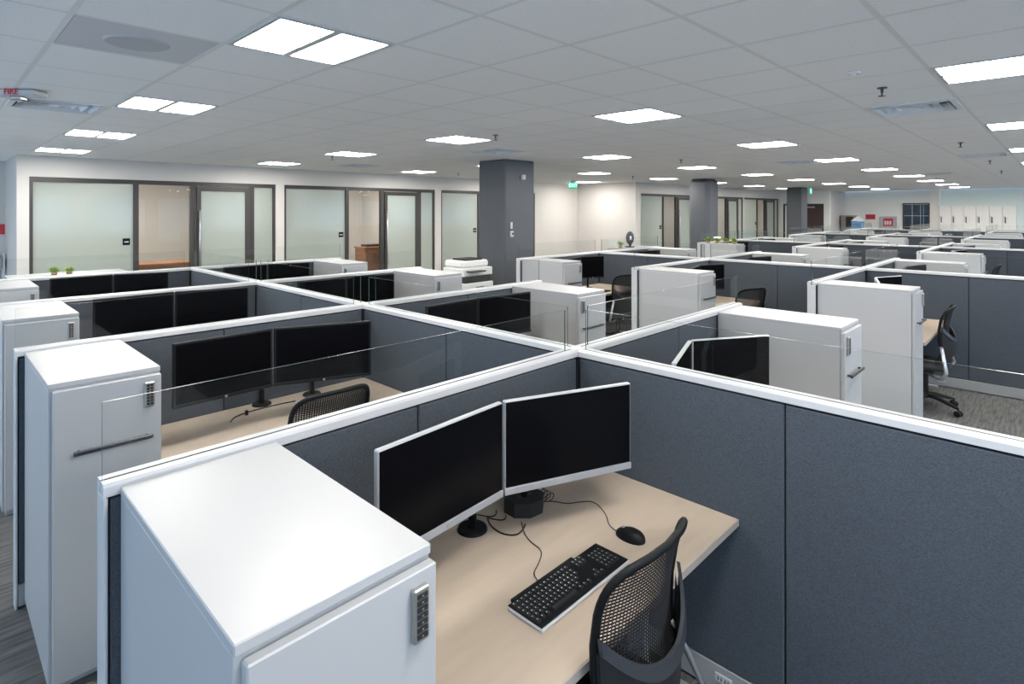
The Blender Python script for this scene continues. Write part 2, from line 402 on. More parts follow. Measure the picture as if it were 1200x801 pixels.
r = thing('hanging_coat', 'dark jacket on a stand behind the clear pane of the fourth office', 'jacket', (17.3, 10.2, 0))
put('stand', one('matte').tube([(0,0,0),(0,0,1.5)], .02, 8).cyl(0,0,0,.03,.2).mesh('s'), r)
put('jacket_body', one('pot').tube([(0,0,.9),(0,0,1.1),(0,0,1.3),(0,0,1.45),(0,0,1.52)], [.17,.2,.2,.16,.05], 12, .5).mesh('j', True), r)

# columns
def column(x0, x1, y0, y1, where, octo=False):
    r = thing('column', 'slate grey square column ' + where, 'column', (x0, y0, 0), 0, 'slate columns down the room')
    w_, d_ = x1-x0, y1-y0
    put('shaft', one('column').box(0, w_, 0, d_, 0, CH-.001, .02 if not octo else .09).mesh('s'), r)
    put('base_trim', one('black').box(-.008, w_+.008, -.008, d_+.008, 0, .1).mesh('s'), r)
    return r
c1 = column(6.42, 7.12, 6.38, 7.0, 'nearest, with white thermostat boxes')
put('thermostat', one('trim').box(.10, .18, -.03, 0, 1.52, 1.62, .01).mesh('t'), c1); put('thermostat_screen', one('matte').box(.13, .165, -.034, -.03, 1.56, 1.59).mesh('t'), c1)
put('switch_plate', one('trim').box(.115, .165, -.012, 0, 1.655, 1.76, .004).mesh('t'), c1)
sn = put('wall_sensor', one('trim').box(.37, .45, -.04, 0, 2.45, 2.53, .008).mesh('t'), c1); put('sensor_shade', one('raceway').box(.345, .37, -.035, 0, 2.45, 2.52).mesh('t'), sn)
column(13.85, 14.5, 6.5, 7.05, 'second, in the middle distance', True)
column(21.45, 22.1, 6.65, 7.15, 'third and farthest, beside the brown door')

# far wall things
r = thing('brown_door', 'dark brown door beside the third column under the exit sign', 'door', (XW, 7.2, 0))
put('leaf', one('door').box(.03, .08, .05, .90, .01, 2.18, .003).mesh('l'), r)
put('frame', one('frame').box(-.01, .12, 0, .05, 0, 2.23).box(-.01, .12, .90, .95, 0, 2.23).box(-.01, .12, .05, .90, 2.18, 2.23).mesh('l'), r)
put('closer', one('lock').box(-.03, .03, .35, .80, 2.05, 2.12, .01).mesh('l'), r)
put('lever', one('lock').tube([(-.02,.15,1.0),(-.05,.15,1.0),(-.05,.28,1.0)], .012, 6).mesh('l'), r)
put('kick_plate', one('silver').box(.026, .03, .08, .87, 1.0, 1.2).mesh('l'), r, label='horizontal metal push plate')
r = thing('dark_side_light', 'narrow dark framed window left of the third column', 'window', (XW, 8.35, 0))
put('frame', one('frame').box(-.03, 0, 0, .07, 0, 2.23).box(-.03, 0, .37, .44, 0, 2.23).box(-.03, 0, .07, .37, 2.17, 2.23).mesh('f'), r); put('pane', one('paper').box(-.015, -.005, .07, .37, 0.02, 2.17).mesh('f'), r)
r = thing('dark_window', 'dark gridded window in the far wall left of the pilaster', 'window', (XF, 3.9, 0))
f = one('frame').box(-.05, 0, .01, .07, .3, 2.25).box(-.05, 0, .9, .95, .3, 2.25).box(-.05, 0, .07, .9, 2.2, 2.25).box(-.05, 0, .07, .9, .3, .36)
put('frame', f.mesh('f'), r)
for q in range(3):
    for p in range(4): put('pane', one('night').box(-.02, -.01, .07+q*.28, .07+q*.28+.265, .36+p*.46, .36+p*.46+.445).mesh('p'), r)
put('blind_cord', one('bluepaper').box(-.06, -.05, .22, .25, .6, 2.18).mesh('c'), r, label='pale vertical strip')
# lockers
for k in range(6):
    y = 1.29+k*.38
    r = thing('wall_cabinet', 'tall cream cabinet on far wall, %s from the left' % ORD[5-k], 'cabinet', (XF-.5, y, 0), 0, 'row of tall cream cabinets on the far wall')
    put('body', cached('lkb', lambda: one('cream').box(0, .5, .002, .378, 0, 2.13, .004).mesh('b')), r)
    put('door', cached('lkd', lambda: one('cream').box(-.02, 0, .008, .372, .05, 2.1, .004).mesh('b')), r)
    put('handle', cached('lkh', lambda: one('matte').tube([(-.03,.30,1.48),(-.05,.30,1.5),(-.05,.30,1.68),(-.03,.30,1.7)], .014, 6).mesh('b')), r)
    put('keyhole_plate', cached('lkk', lambda: one('lock').box(-.026,-.02,.325,.345,1.5,1.75).mesh('b')), r)
r = thing('red_notice', 'small red notice high on the far wall', 'sign', (XF-.012, 5.83, 1.57)); put('board', one('red').box(0, .01, 0, .36, 0, .21).mesh('b'), r)
r = thing('fire_equipment_box', 'white wall box with red sign left of the dark window', 'sign', (XF-.1, 5.05, 1.15))
put('box', one('white').box(0, .1, 0, .62, 0, .55, .01).mesh('b'), r)
s_ = put('red_plate', one('red').box(-.008, 0, .12, .47, .15, .47).mesh('b'), r)
for q in (.19, .28, .37): put('white_mark', one('paper').box(-.011, -.008, q, q+.055, .2, .36).mesh('b'), s_)
r = thing('paper_notice', 'pale paper notice between red sign and dark window', 'notice', (XF-.01, 4.88, 1.3)); put('sheet', one('paper').box(0, .008, 0, .12, .0, .35).mesh('b'), r)
r = thing('brown_cupboard', 'grey brown cupboard in the far corner beneath the alcove wall', 'cupboard', (27.3, 6.4, 0))
put('body', one('walnut').box(0, .6, 0, .5, 0, 1.74, .01).mesh('b'), r); r.children[0].data.materials[0] = mat('taupe_board', (.22,.19,.17), .6)
put('shelf_shade_plate', one('matte').box(-.01, 0, .04, .3, 1.25, 1.68).mesh('b'), r, label='dark plate standing for open-shelf shade')  # flat black plate paints an opening's shade onto the closed cupboard front
r = thing('blue_brochure_stand', 'blue and white folded display board on the far counter', 'display board', (26.8, 6.2, 0))
put('pedestal', one('white').box(-.1, .1, -.3, .2, 0, 1.2).mesh('b'), r)
put('folded_card', one('paper').add([(0,-.3,1.52),(0,.2,1.52),(0,-.05,1.72),(.06,-.3,1.52),(.06,.2,1.52),(.06,-.05,1.72)], [(0,2,1),(3,4,5),(0,1,4,3),(1,2,5,4),(2,0,3,5)]).mesh('b'), r)
put('blue_panel', one('bluepaper').box(0, .06, -.28, .18, 1.2, 1.5).mesh('b'), r)

# ------------------------------------------------------------------ cubicle partitions
PT = 1.265; PW = .037
def cap_mesh(L, g=.0055):
    b = one('trim')
    for sgn in (-1, 1):
        ys = [sgn*PW, sgn*(PW-.001), sgn*(PW-.010), sgn*g, sgn*g, sgn*PW]
        zs = [PT-.030, PT-.010, PT, PT, PT-.014, PT-.030]
        prof = [(sgn*PW, PT-.032), (sgn*PW, PT-.008), (sgn*(PW-.007), PT), (sgn*g, PT), (sgn*g, PT-.032)]
        if sgn < 0: prof = prof[::-1]
        n_ = len(prof)
        vs = [(0, y, z) for y, z in prof]+[(L, y, z) for y, z in prof]
        b.add(vs, [(k, n_+k, n_+(k+1) % n_, (k+1) % n_) for k in range(n_)]+[tuple(range(n_)), tuple(reversed(range(n_, 2*n_)))])
    b.use(M['core']).box(.01, L-.01, -g, g, PT-.032, PT-.001)
    return b.mesh('top_cap')
def glass_mesh(x0, x1, z0=PT-.001, z1=1.462):
    b = one('glass'); t = .003
    # faces glass, rim darker glass edge
    vs = [(x0,-t,z0),(x1,-t,z0),(x1,-t,z1),(x0,-t,z1),(x0,t,z0),(x1,t,z0),(x1,t,z1),(x0,t,z1)]
    b.add(vs, [(0,1,2,3),(5,4,7,6)])
    b.use(M['glassedge']); b.add(vs, [(3,2,6,7),(1,5,6,2),(4,0,3,7)])
    return b.mesh('glass_screen')
def panel_mesh(x0, x1, side):
    return one('fabric').box(x0, x1, side*.016, side*.033, .122, PT-.041, .004).mesh('fabric_panel')
def partition(label, loc, rz, L, n, end_post=True, glass=True, gseg=None, outlet=False, group=None):
    r = thing('cubicle_partition', label, 'partition', loc, rz, group or 'cubicle partitions')
    k = ('p', round(L,3), n, end_post)
    put('core', cached(k+('core',), lambda: one('core').box(.01, L, -.016, .016, .02, PT-.033).mesh('core')), r)
    put('top_cap', cached(k+('cap',), lambda: cap_mesh(L)), r)
    e = .012 if end_post else .004
    if end_post: put('end_post', cached(k+('post',), lambda: one('trim').box(0, .010, -PW, PW, .0, PT-.033, .003).mesh('end_post')), r)
    st = (L-e-.004)/n
    for side in (-1, 1):
        for q in range(n):
            put('fabric_panel', cached(k+('f', side, q), lambda: panel_mesh(e+q*st+.003, e+(q+1)*st-.003, side)), r)
    put('base_raceway', cached(k+('rw',), lambda: one('raceway').box(e, L, -.034, .034, .012, .118, .003).mesh('base_raceway')), r)
    if glass:
        for a, c in (gseg or [(.004, L-.055)]):
            put('glass_screen', cached(k+('gl', round(a,3), round(c,3)), lambda: glass_mesh(a, c)), r)
    return r
WY = [1.745, 3.70, 5.61, 7.54]
PITCH = 5.6; E0, SP, E1 = .31, 2.26, 4.20
BN = ['nearest cubicle block', 'second cubicle block', 'third cubicle block', 'fourth cubicle block', 'farthest cubicle block']
RN = ['nearest', 'second', 'third', 'fourth']
NB = 5
for k in range(NB):
    ox = k*PITCH; nr = 4 if k == 0 else 3
    ybot = -.21
    # spine bays
    ys = [ybot] + WY[:nr]
    for q in range(nr):
        a, c = ys[q], ys[q+1]; L = c-a-2*PW if q else c-a-PW
        s0 = a + (PW if q else 0)
        sp = partition('long spine partition of the %s, bay in front of its %s cross wing' % (BN[k], RN[q]), (ox+SP, s0, 0), PI/2, L, 2, False, True, [(.02 if q else 0, L-.02)], group='spine partitions')
        if q == 0:
            # duplex outlet in the raceway, left face (local +y)
            ot = put('outlet', cached('outl', lambda: one('trim').box(-.035,.035,0,.006,-.018,.018,.003).mesh('outlet')), sp, (1.19, .034, .072))
            put('outlet_slots', cached('outs', lambda: one('core').box(-.022,-.018,.006,.0068,-.008,.006).box(-.010,-.006,.006,.0068,-.008,.006).box(.006,.010,.006,.0068,-.008,.006).box(.018,.022,.006,.0068,-.008,.006).mesh('s')), ot)
    for q in range(nr):
        y = WY[q]
        post = thing('partition_junction', 'white junction post where the %s wings meet the spine of the %s' % (RN[q], BN[k]), 'post', (ox+SP, y, 0), 0, 'partition junction posts')
        put('post_core', cached('jc', lambda: one('core').box(-.034,.034,-.034,.034,0,PT-.034).mesh('j')), post)
        put('top_cap', cached('jt', lambda: one('trim').box(-PW,PW,-PW,PW,PT-.033,PT,.004).mesh('j')), post)
        partition('left cross wing of the %s row, %s' % (RN[q], BN[k]), (ox+E0, y, 0), 0, SP-E0-PW, 2)
        partition('right cross wing of the %s row, %s' % (RN[q], BN[k]), (ox+E1, y, 0), PI, E1-SP-PW, 2)

# ------------------------------------------------------------------ tower cabinets
CZ = 1.252
def cabinet(x, y, right, label):
    """x = outer side, y = wing face; body runs .765 forward (-y)"""
    mi = right; W_ = .392; D_ = .745
    r = thing('tower_cabinet', label, 'cabinet', (x, y, 0), 0, 'white tower cabinets at the open ends')
    k = ('cab', mi)
    put('body', cached(k+('b',), lambda: one('white', mi).box(0, W_, -D_, 0, .045, CZ-.022, .002).box(.02, W_-.02, -D_+.03, -.02, 0, .045).mesh('body')), r)
    put('top_board', cached(k+('t',), lambda: one('white', mi).box(-.001, W_+.001, -D_-.006, 0, CZ-.022, CZ, .0025).mesh('top_board')), r)
    d = put('door', cached(k+('d',), lambda: one('white', mi).box(.012, W_, -D_-.026, -D_-.002, .05, CZ-.030, .003).mesh('door')), r)
    put('handle', cached(k+('h',), lambda: one('dark', mi).box(.075, .355, -D_-.058, -D_-.044, .955, .972, .003).box(.09, .10, -D_-.046, -D_-.026, .958, .969).box(.33, .34, -D_-.046, -D_-.026, .958, .969).mesh('handle')), d)
    l = put('keypad_lock', cached(k+('l',), lambda: one('lock', mi).box(.326, .364, -D_-.040, -D_-.026, 1.088, 1.196, .003).mesh('lock')), d)
    put('lock_buttons', cached(k+('lb',), lambda: _btn(mi, D_)), l)
    return r
def _btn(mi, D_):
    b = one('matte', mi)
    for q in range(7):
        z = 1.098+q*.0132; b.use(M['matte']).box(.333, .357, -D_-.0425, -D_-.040, z, z+.0095)
        b.use(M['lock']).box(.343, .347, -D_-.0432, -D_-.0425, z+.003, z+.0065)
    return b.mesh('buttons')
# ------------------------------------------------------------------ desks
def desk(cx, y, right, label):
    mi = right; r = thing('desk', label, 'desk', (cx, y, 0), 0, 'pale maple desks along the wings')
    k = ('desk', mi); x0, x1 = -.690, .765   # local x measured from middle, left version
    def top():
        b = one('wood', mi); b.box(x0, x1, -.780, 0, .709, .737, .003); return b.mesh('tabletop')
    put('tabletop', cached(k+('t',), top), r)
    put('edge_band', cached(k+('e',), lambda: one('woodedge', mi).box(x0, x1, -.783, -.780, .710, .736).mesh('edge_band')), r)
    for sx in (x0+.06, x1-.10):
        put('leg', cached(k+('l', sx), lambda: one('silver', mi).box(sx, sx+.04, -.42, -.34, .03, .709).box(sx, sx+.04, -.70, -.06, 0, .03, .006).box(sx, sx+.04, -.66, -.10, .69, .709).mesh('leg')), r)
    put('modesty_rail', cached(k+('m',), lambda: one('silver', mi).box(x0+.06, x1-.06, -.06, -.04, .60, .66).mesh('rail')), r)
    return r
# ------------------------------------------------------------------ monitors
def monitor(p0, p1, y_foot, label, style='silver', foot=None, octo=False, zt=1.270, h=.332):
    p0 = Vector((*p0, 0)); p1 = Vector((*p1, 0)); wv = p1-p0; W_ = wv.length-.006; a = math.atan2(wv.y, wv.x); mid = (p0+p1)/2
    r = thing('monitor', label, 'monitor', (mid.x, mid.y, .737), a, 'paired monitors on the desks')
    zt -= .737; zb = zt-h; ch = .026 if style == 'silver' else .018
    k = ('mon', round(W_,3), style, round(h,3), round(zt,3)); hw = W_/2
    tr = 'silver' if style == 'silver' else 'black'; bz = .005 if style == 'silver' else .013
    put('housing', cached(k+('h',), lambda: one(tr).box(-hw, hw, 0, .022, zb, zt, .004).use(M['black']).box(-hw*.6, hw*.6, .022, .045, zb+.06, zt-.06, .01).mesh('housing')), r)
    put('screen', cached(k+('s',), lambda: one('screen').box(-hw+bz, hw-bz, -.0012, .001, zb+ch, zt-bz).mesh('screen')), r)
    put('bottom_bezel', cached(k+('b',), lambda: one(tr).box(-hw, hw, -.004, .0, zb, zb+ch-.002, .001).mesh('bezel')), r)
    put('badge', cached(k+('g',), lambda: one('lock').cyl(0, 0, 0, .0012, .007, 12).mesh('badge')), r, (0, -.0042, zb+ch/2-.001)).rotation_euler = (PI/2, 0, 0)
    # stand, in local coordinates
    if foot is None:
        fx, fy = 0, .15
    else:
        q = Matrix.Rotation(-a, 3, 'Z') @ (Vector((*foot, 0))-mid); fx, fy = q.x, q.y
    zc = (zt+zb)/2
    b = one('black').tube([(fx, fy, .01), (fx, fy, zc)], .016, 10).tube([(fx, fy, zc), (fx*.4, max(.055, fy*.5), zc), (0, .045, zc)], .013, 8)
    put('stand_post', b.mesh('stand_post', True), r)
    if octo:
        n_ = 8; poly = [(fx+.085*math.cos(PI/8+2*PI*t/n_+.3), fy+.075*math.sin(PI/8+2*PI*t/n_+.3)) for t in range(n_)]
        ft = put('stand_base', one('matte').prism(poly, .0, .055).mesh('base'), r, label='octagonal black dock-like base')
        put('port', one('dark').box(fx-.03, fx+.03, fy-.01, fy+.01, .055, .058).mesh('port'), ft)
    else: put('stand_base', one('black').cyl(fx, fy, 0, .009, .058 if foot else .085, 28, .054 if foot else .08).mesh('base'), r)
    return r
# ------------------------------------------------------------------ task chair
def chair_meshes():
    R = {}
    def surf(u, v):       # back surface, sitter faces +y
        wd = .205+.015*v
        return Vector((u*wd, -.02*math.sin(v*PI)*0 + .055*abs(u)**2.2 - .035*v**2 + .02*math.sin(v*PI), .60+.42*v))
    N_ = 4.5
    def lim(a): return max(0, (1-abs(a)**N_))**(1/N_)
    loop = []
    for t in range(48):
        q = 2*PI*t/48; c_, s_ = math.cos(q), math.sin(q)
        u = math.copysign(abs(c_)**(2/N_), c_); vv = math.copysign(abs(s_)**(2/N_), s_)
        loop.append(surf(u, (vv+1)/2))
    b = one('black').tube(loop+[loop[0], loop[1]], .0145, 8, .8, False); R['frame'] = b.mesh('back_frame', True)
    b = one('matte')
    for i in range(37):
        u = -.95+1.9*i/36; l = lim(u)*.98
        rows = []
        for q in range(11):
            v = (1-l)/2 + l*q/10; p = surf(u, v); du = .0036; rows.append([(p.x-du, p.y, p.z), (p.x+du, p.y, p.z)])
        b.grid(rows)
    for i in range(40):
        v = .03+.94*i/39; l = lim(2*v-1)*.98; rows = []
        for q in range(13):
            p = surf(-l+2*l*q/12, v); rows.append([(p.x, p.y+.0006, p.z-.0026), (p.x, p.y+.0006, p.z+.0026)])
        b.grid(rows)
    R['mesh'] = b.mesh('mesh_weave')
    # U shaped band and lower shell behind the mesh
    rt = []; rb = []; rlo = []; lo2 = []
    for q in range(25):
        t = -1+2*q/24; x = .222*t; z = .70+.12*abs(t)**2.2; y = -.035+.085*abs(t)**2.2
        rt.append((x, y, z+.020)); rb.append((x, y-.006, z-.020)); rlo.append((x*.92, y-.005, .57+.03*t*t)); lo2.append((x*.80, y+.05, .47))
    b = one('dark'); back = [(x, y-.012, z) for x, y, z in rt]; backb = [(x, y-.012, z) for x, y, z in rb]
    b.grid([rt, back]); b.grid([back, backb]); b.grid([backb, rb]); b.grid([rb, rt]); b.add([rt[0], back[0], backb[0], rb[0]], [(0,1,2,3)]); b.add([rt[-1], back[-1], backb[-1], rb[-1]], [(3,2,1,0)])
    R['band'] = b.mesh('band', True)
    b = one('matte'); b.grid([rb, rlo, lo2]); b.grid([[(x, y+.01, z) for x, y, z in p] for p in (rb, rlo, lo2)]); R['shell'] = b.mesh('shell', True)
    b = one('matte')
    rows = []
    prof = [(0, 0), (.6, 0), (.92, .008), (1, .03), (.97, .052), (.8, .064), (.4, .070), (0, .071)]
    vs = []; n_ = 28
    for pr_, z in prof:
        for q in range(n_):
            a = 2*PI*q/n_; c_, s_ = math.cos(a), math.sin(a)
            vs.append((.245*pr_*math.copysign(abs(c_)**.55, c_), .22+.235*pr_*math.copysign(abs(s_)**.55, s_), .405+z))
    b.add(vs, [(i*n_+k, i*n_+(k+1) % n_, (i+1)*n_+(k+1) % n_, (i+1)*n_+k) for i in range(len(prof)-1) for k in range(n_)])
    R['seat'] = b.mesh('seat', True)
    for s_ in (-1, 1):
        R['arm', s_] = one('alu').tube([(s_*.19,.055,.67),(s_*.245,.03,.56),(s_*.30,.0,.43),(s_*.28,.04,.36),(s_*.18,.10,.345),(s_*.05,.17,.35)], .017, 8, .5).mesh('support_bar', True)
    R['column'] = one('black').cyl(0,.2,.10,.38,.028,16).cyl(0,.2,.34,.405,.07,16,.12).mesh('gas_column', True)
    a = 0
    R['leg'] = one('black').tube([(0,0,.13),(.10,0,.125),(.22,0,.095),(.30,0,.075)], [.032,.028,.022,.016], 8, .8).mesh('base_leg', True)
    R['caster'] = one('black').tube([(.30,-.026,.028),(.30,-.006,.028)], .028, 14).tube([(.30,.006,.028),(.30,.026,.028)], .028, 14).tube([(.30,0,.028),(.30,0,.075)], .009, 6).mesh('caster', True)
    return R
CHM = chair_meshes()
def chair(x, y, rz, label):
    r = thing('task_chair', label, 'chair', (x, y, 0), rz, 'black mesh task chairs')
    for n_, k in (('seat','seat'), ('back_frame','frame'), ('lumbar_band','band'), ('lower_back_shell','shell'), ('gas_column','column')): put(n_, CHM[k], r)
    put('mesh_back', CHM['mesh'], r, kind='stuff')
    for s_ in (-1, 1): put('support_bar', CHM['arm', s_], r, label='aluminium support bar')
    for q in range(5):
        l = put('base_leg', CHM['leg'], r, (0, .2, 0), q*2*PI/5+.5); put('caster', CHM['caster'], l)
    return r

# ------------------------------------------------------------------ furnish the stations
for k in range(NB):
    ox = k*PITCH; nr = 4 if k == 0 else 3
    for q in range(nr):
        yw = WY[q]-PW-.006
        place = '%s row of the %s' % (RN[q], BN[k])
        for side in (0, 1):
            sd = ('left', 'right')[side]
            cabinet(ox+(E0+.035 if side == 0 else E1-.035), yw, side == 1, 'white tower cabinet, %s side, %s' % (sd, place))
            mid = ox+SP+(-.80 if side == 0 else .80)
            if k < 3 or q > 0: desk(mid, yw, side == 1, 'pale maple desk, %s side, %s' % (sd, place))
            # monitors
            if (k, q, side) == (0, 0, 0): continue
            style = 'black'
            if side == 0:
                P = {(0,1): ((.877,3.243),(1.397,3.262),(1.913,3.055)), (0,2): ((.895,5.30),(1.458,5.33),(2.0,5.18)), (0,3): ((.87,7.22),(1.40,7.24),(1.88,7.08))}.get((k,q))
                if P is None:
                    X = ox+.0; P = ((X+.83, yw-.42), (X+1.36, yw-.28), (X+1.74, yw-.44)) if k else None
                    style = 'silver' if q == 0 else 'black'
            else:
                P = {(0,0): ((2.315,1.235),(2.785,1.395),(3.20,1.15)), (0,1): ((2.47,3.235),(2.985,3.262),(3.53,3.20))}.get((k,q))
                if (k, q) == (0, 0): style = 'silver'
                if P is None: X = ox+SP; P = ((X+.22, yw-.32), (X+.76, yw-.27), (X+1.26, yw-.40))
            if k >= 3 and q == 0: continue
            ztop = 1.270 if k == 0 else 1.245
            pos = ('left', 'right')
            for t in range(2):
                if (P[t+1][0]-P[t][0]) < .3: continue
                ft = {0: (1.47,3.60), 1: (1.78,3.56)}[t] if (k, q, side) == (0, 1, 0) else None
                monitor(P[t], P[t+1], 0, '%s monitor, dark screen, %s-side desk, %s' % (pos[t], sd, place), style, foot=ft, zt=ztop)
            if side == 0 and k < 3:
                CP = {(1,0): (6.92, .80, .02), (1,1): (6.87, 2.66, -.42), (1,2): (7.06, 4.54, -.28)}.get((k,q))
                if CP: chair(*CP, 'black mesh task chair, left side, %s' % place)
                elif not (k == 0 and q > 1): chair(mid+(-.02 if k else .02), WY[q]-(1.0 if q else .93), .05*(q-1), 'black mesh task chair, left side, %s' % place)
# nearest station: silver monitors on arm stands
monitor((.885,1.385), (1.425,1.425), 0, 'left silver-edged monitor on the nearest desk', 'silver', foot=(1.45,1.615))
monitor((1.428,1.425), (1.932,1.222), 0, 'right silver-edged monitor on the nearest desk', 'silver', foot=(1.695,1.575), octo=True)
chair(1.435, .825, .03, 'black mesh task chair nearest the viewer, pushed under the nearest desk')
DZ = .737
# keyboard
kb = thing('keyboard', 'black wired keyboard with pale rim on the nearest desk', 'keyboard', (1.456, 1.142, DZ), 0)
kw, kd = .228, .070
tilt = Matrix.Rotation(math.radians(4), 4, 'X')
put('base', one('trim').box(-kw, kw, -kd-.002, kd, .0, .011, .003).mesh('base'), kb)
put('deck', one('black').box(-kw+.003, kw-.003, -kd+.003, kd, .011, .016, .002).box(-.20, .10, kd-.002, kd+.014, .004, .016, .003).mesh('deck'), kb)
krow = [(.052, 15), (.030, 15), (.012, 15), (-.006, 14), (-.024, 13), (-.042, 9)]
keyme = one('key').add([(-.0078,-.0078,0),(.0078,-.0078,0),(.0078,.0078,0),(-.0078,.0078,0),(-.006,-.006,.006),(.006,-.006,.006),(.006,.0062,.006),(-.006,.0062,.006)], [(4,5,6,7),(0,1,5,4),(1,2,6,5),(2,3,7,6),(3,0,4,7)]).use(M['paper']).add([(-.0035,.0006,.0063),(-.0008,.0006,.0063),(-.0008,.0042,.0063),(-.0035,.0042,.0063)], [(0,1,2,3)]).mesh('key')
def wkey(w_): return one('key').add([(-w_,-.0078,0),(w_,-.0078,0),(w_,.0078,0),(-w_,.0078,0),(-w_+.0018,-.006,.006),(w_-.0018,-.006,.006),(w_-.0018,.0062,.006),(-w_+.0018,.0062,.006)], [(4,5,6,7),(0,1,5,4),(1,2,6,5),(2,3,7,6),(3,0,4,7)]).mesh('key')
for ri, (y, n_) in enumerate(krow):
    if ri == 5:
        xs = [-.212,-.191,-.170,-.01,.012,.034]; put('key', wkey(.058), kb, (-.09, y, .016), label='space bar')
    else: xs = [-.214+.0176*q for q in range(n_)]
    for x in xs: put('key', keyme, kb, (x, y, .016))
for y in (.052, .034, -.042, -.024):
    for x in (.072, .0895, .107):
        if y == -.024 and x != .0895: continue
        put('key', keyme, kb, (x, y, .016))
for y in (.034, .016, -.002, -.020, -.038):
    for x in (.140, .158, .176, .194): put('key', keyme, kb, (x, y, .016))
# mouse
ms = thing('mouse', 'black wired mouse on the nearest desk right of the keyboard', 'mouse', (1.815, 1.152, DZ), .12)
vs = []; prof = [(1,0),(1.02,.008),(.97,.018),(.82,.028),(.55,.0345),(.25,.037),(0.01,.0375)]; n_ = 24
for p, z in prof:
    for q in range(n_):
        a = 2*PI*q/n_; y = .057*p*math.sin(a); vs.append((.033*p*math.cos(a)*(1-.12*math.sin(a)), y, z*(1-.18*max(0, math.sin(a))*p)))
put('body', one('black').add(vs, [(i*n_+k, i*n_+(k+1) % n_, (i+1)*n_+(k+1) % n_, (i+1)*n_+k) for i in range(len(prof)-1) for k in range(n_)]).mesh('body', True), ms)
put('scroll_wheel', one('silver').tube([(-.003,.03,.0315),(.003,.03,.0315)], .007, 10).mesh('wheel', True), ms)
def smooth_pts(p, it=3):
    P = [Vector(q) for q in p]
    for _ in range(it):
        Q = [P[0]]
        for a, b in zip(P, P[1:]): Q += [a*.75+b*.25, a*.25+b*.75]
        P = Q+[P[-1]]
    return P
def cable(label, pts, r=.0022, name='cable'):
    o = put(name, one('matte').tube(smooth_pts([(x, y, z) for x, y, z in pts]), r, 6).mesh('cable', True)); tag(o, label, 'cable', 'black cables on the nearest desk'); return o
c = DZ+.0035
cable('thin cable from the dark base to the back of the keyboard', [(1.61,1.51,c),(1.56,1.45,c),(1.537,1.395,c),(1.53,1.33,c),(1.46,1.29,c),(1.41,1.27,c),(1.394,1.235,c)], .0018)
cable('thin kinked cable from the dark base to the mouse', [(1.775,1.56,c),(1.82,1.53,c),(1.84,1.47,c),(1.90,1.44,c),(1.94,1.40,c),(1.885,1.305,c),(1.83,1.26,c),(1.815,1.215,c)], .0018)
cable('thick looping black cable left of the dark base', [(1.535,1.62,c),(1.51,1.58,c),(1.50,1.51,c),(1.53,1.462,c),(1.575,1.47,c),(1.61,1.49,c)], .003)
for q in range(4):
    cable(['upper', 'second', 'third', 'lowest'][q]+' small coiled cable loop at right of the dark base', [(1.79,1.60-.018*q,c),(1.82,1.615-.018*q,c+.03-.006*q),(1.85,1.605-.018*q,c+.02),(1.84,1.588-.016*q,c),(1.80,1.587-.016*q,c)], .0018)
for q in range(2):
    cable(['upper', 'lower'][q]+' short cable between the two monitor bases', [(1.53+.01*q,1.675-.045*q,c),(1.545+.01*q,1.64-.045*q,c),(1.56+.008*q,1.62-.045*q,c),(1.585,1.622-.05*q,c),(1.605,1.645-.055*q,c)], .0022)
# items on the second-row desk
cable('long black cable lying on the second-row desk', [(1.22,3.42,c),(1.27,3.49,c),(1.36,3.515,c),(1.52,3.52,c),(1.64,3.50,c)], .004, 'desk_cable')
r = thing('small_clip', 'small dark clip standing on the second-row desk', 'clip', (1.33, 3.475, DZ)); put('clip_body', one('black').box(-.008,.008,-.01,.01,0,.03,.003).mesh('c'), r); put('clip_cap', one('silver').box(-.005,.005,-.006,.006,.03,.036).mesh('c'), r)
# objects on other desks: keyboards
def small_keyboard(x, y, label):
    r = thing('keyboard', label, 'keyboard', (x, y, DZ), 0, 'keyboards on farther desks'); put('base', cached('skb', lambda: one('black').box(-.22,.22,-.065,.065,0,.015,.003).mesh('b')), r)
    put('key_field', cached('skk', lambda: one('key').box(-.21,.21,-.055,.055,.015,.02,.001).mesh('b')), r)
small_keyboard(6.95, 4.95, 'black keyboard, left-side desk in the third row of the second block')
small_keyboard(6.95, 3.05, 'black keyboard, left-side desk in the second row of the second block')
small_keyboard(6.85, 1.12, 'black keyboard, left-side desk in the nearest row of the second block')

# ------------------------------------------------------------------ copier, plants, fan
r = thing('copier', 'large white office copier left of the nearest column', 'copier', (5.55, 6.36, 0))
put('base_unit', one('copier').box(0, .60, 0, .5, .04, .86, .01).mesh('b'), r)
for z in (.08, .28, .48, .66): 
    d = put('paper_drawer', one('copier').box(.02, .58, -.012, 0, z, z+.17, .004).mesh('d'), r); put('drawer_grip', one('dark').box(.22, .38, -.016, -.012, z+.12, z+.14).mesh('d'), d)
put('scanner_body', one('copier').box(.0, .60, .02, .5, .96, 1.08, .012).mesh('b'), r)
put('output_gap', one('matte').box(.04, .56, .03, .48, .86, .96).mesh('b'), r)
put('feeder_lid', one('copier').box(.02, .58, .08, .5, 1.08, 1.19, .03).mesh('b'), r)
put('feeder_tray', one('matte').box(.10, .46, .10, .40, 1.19, 1.215, .008).mesh('b'), r)
put('control_panel', one('dark').box(.05, .35, -.10, .02, 1.03, 1.05, .004).mesh('b'), r)
put('side_tray', one('copier').box(-.32, 0, .08, .42, .80, .82, .004).mesh('b'), r)
put('caster', one('matte').cyl(.06,.06,0,.04,.02,8).cyl(.54,.06,0,.04,.02,8).cyl(.06,.44,0,.04,.02,8).cyl(.54,.44,0,.04,.02,8).mesh('b'), r)

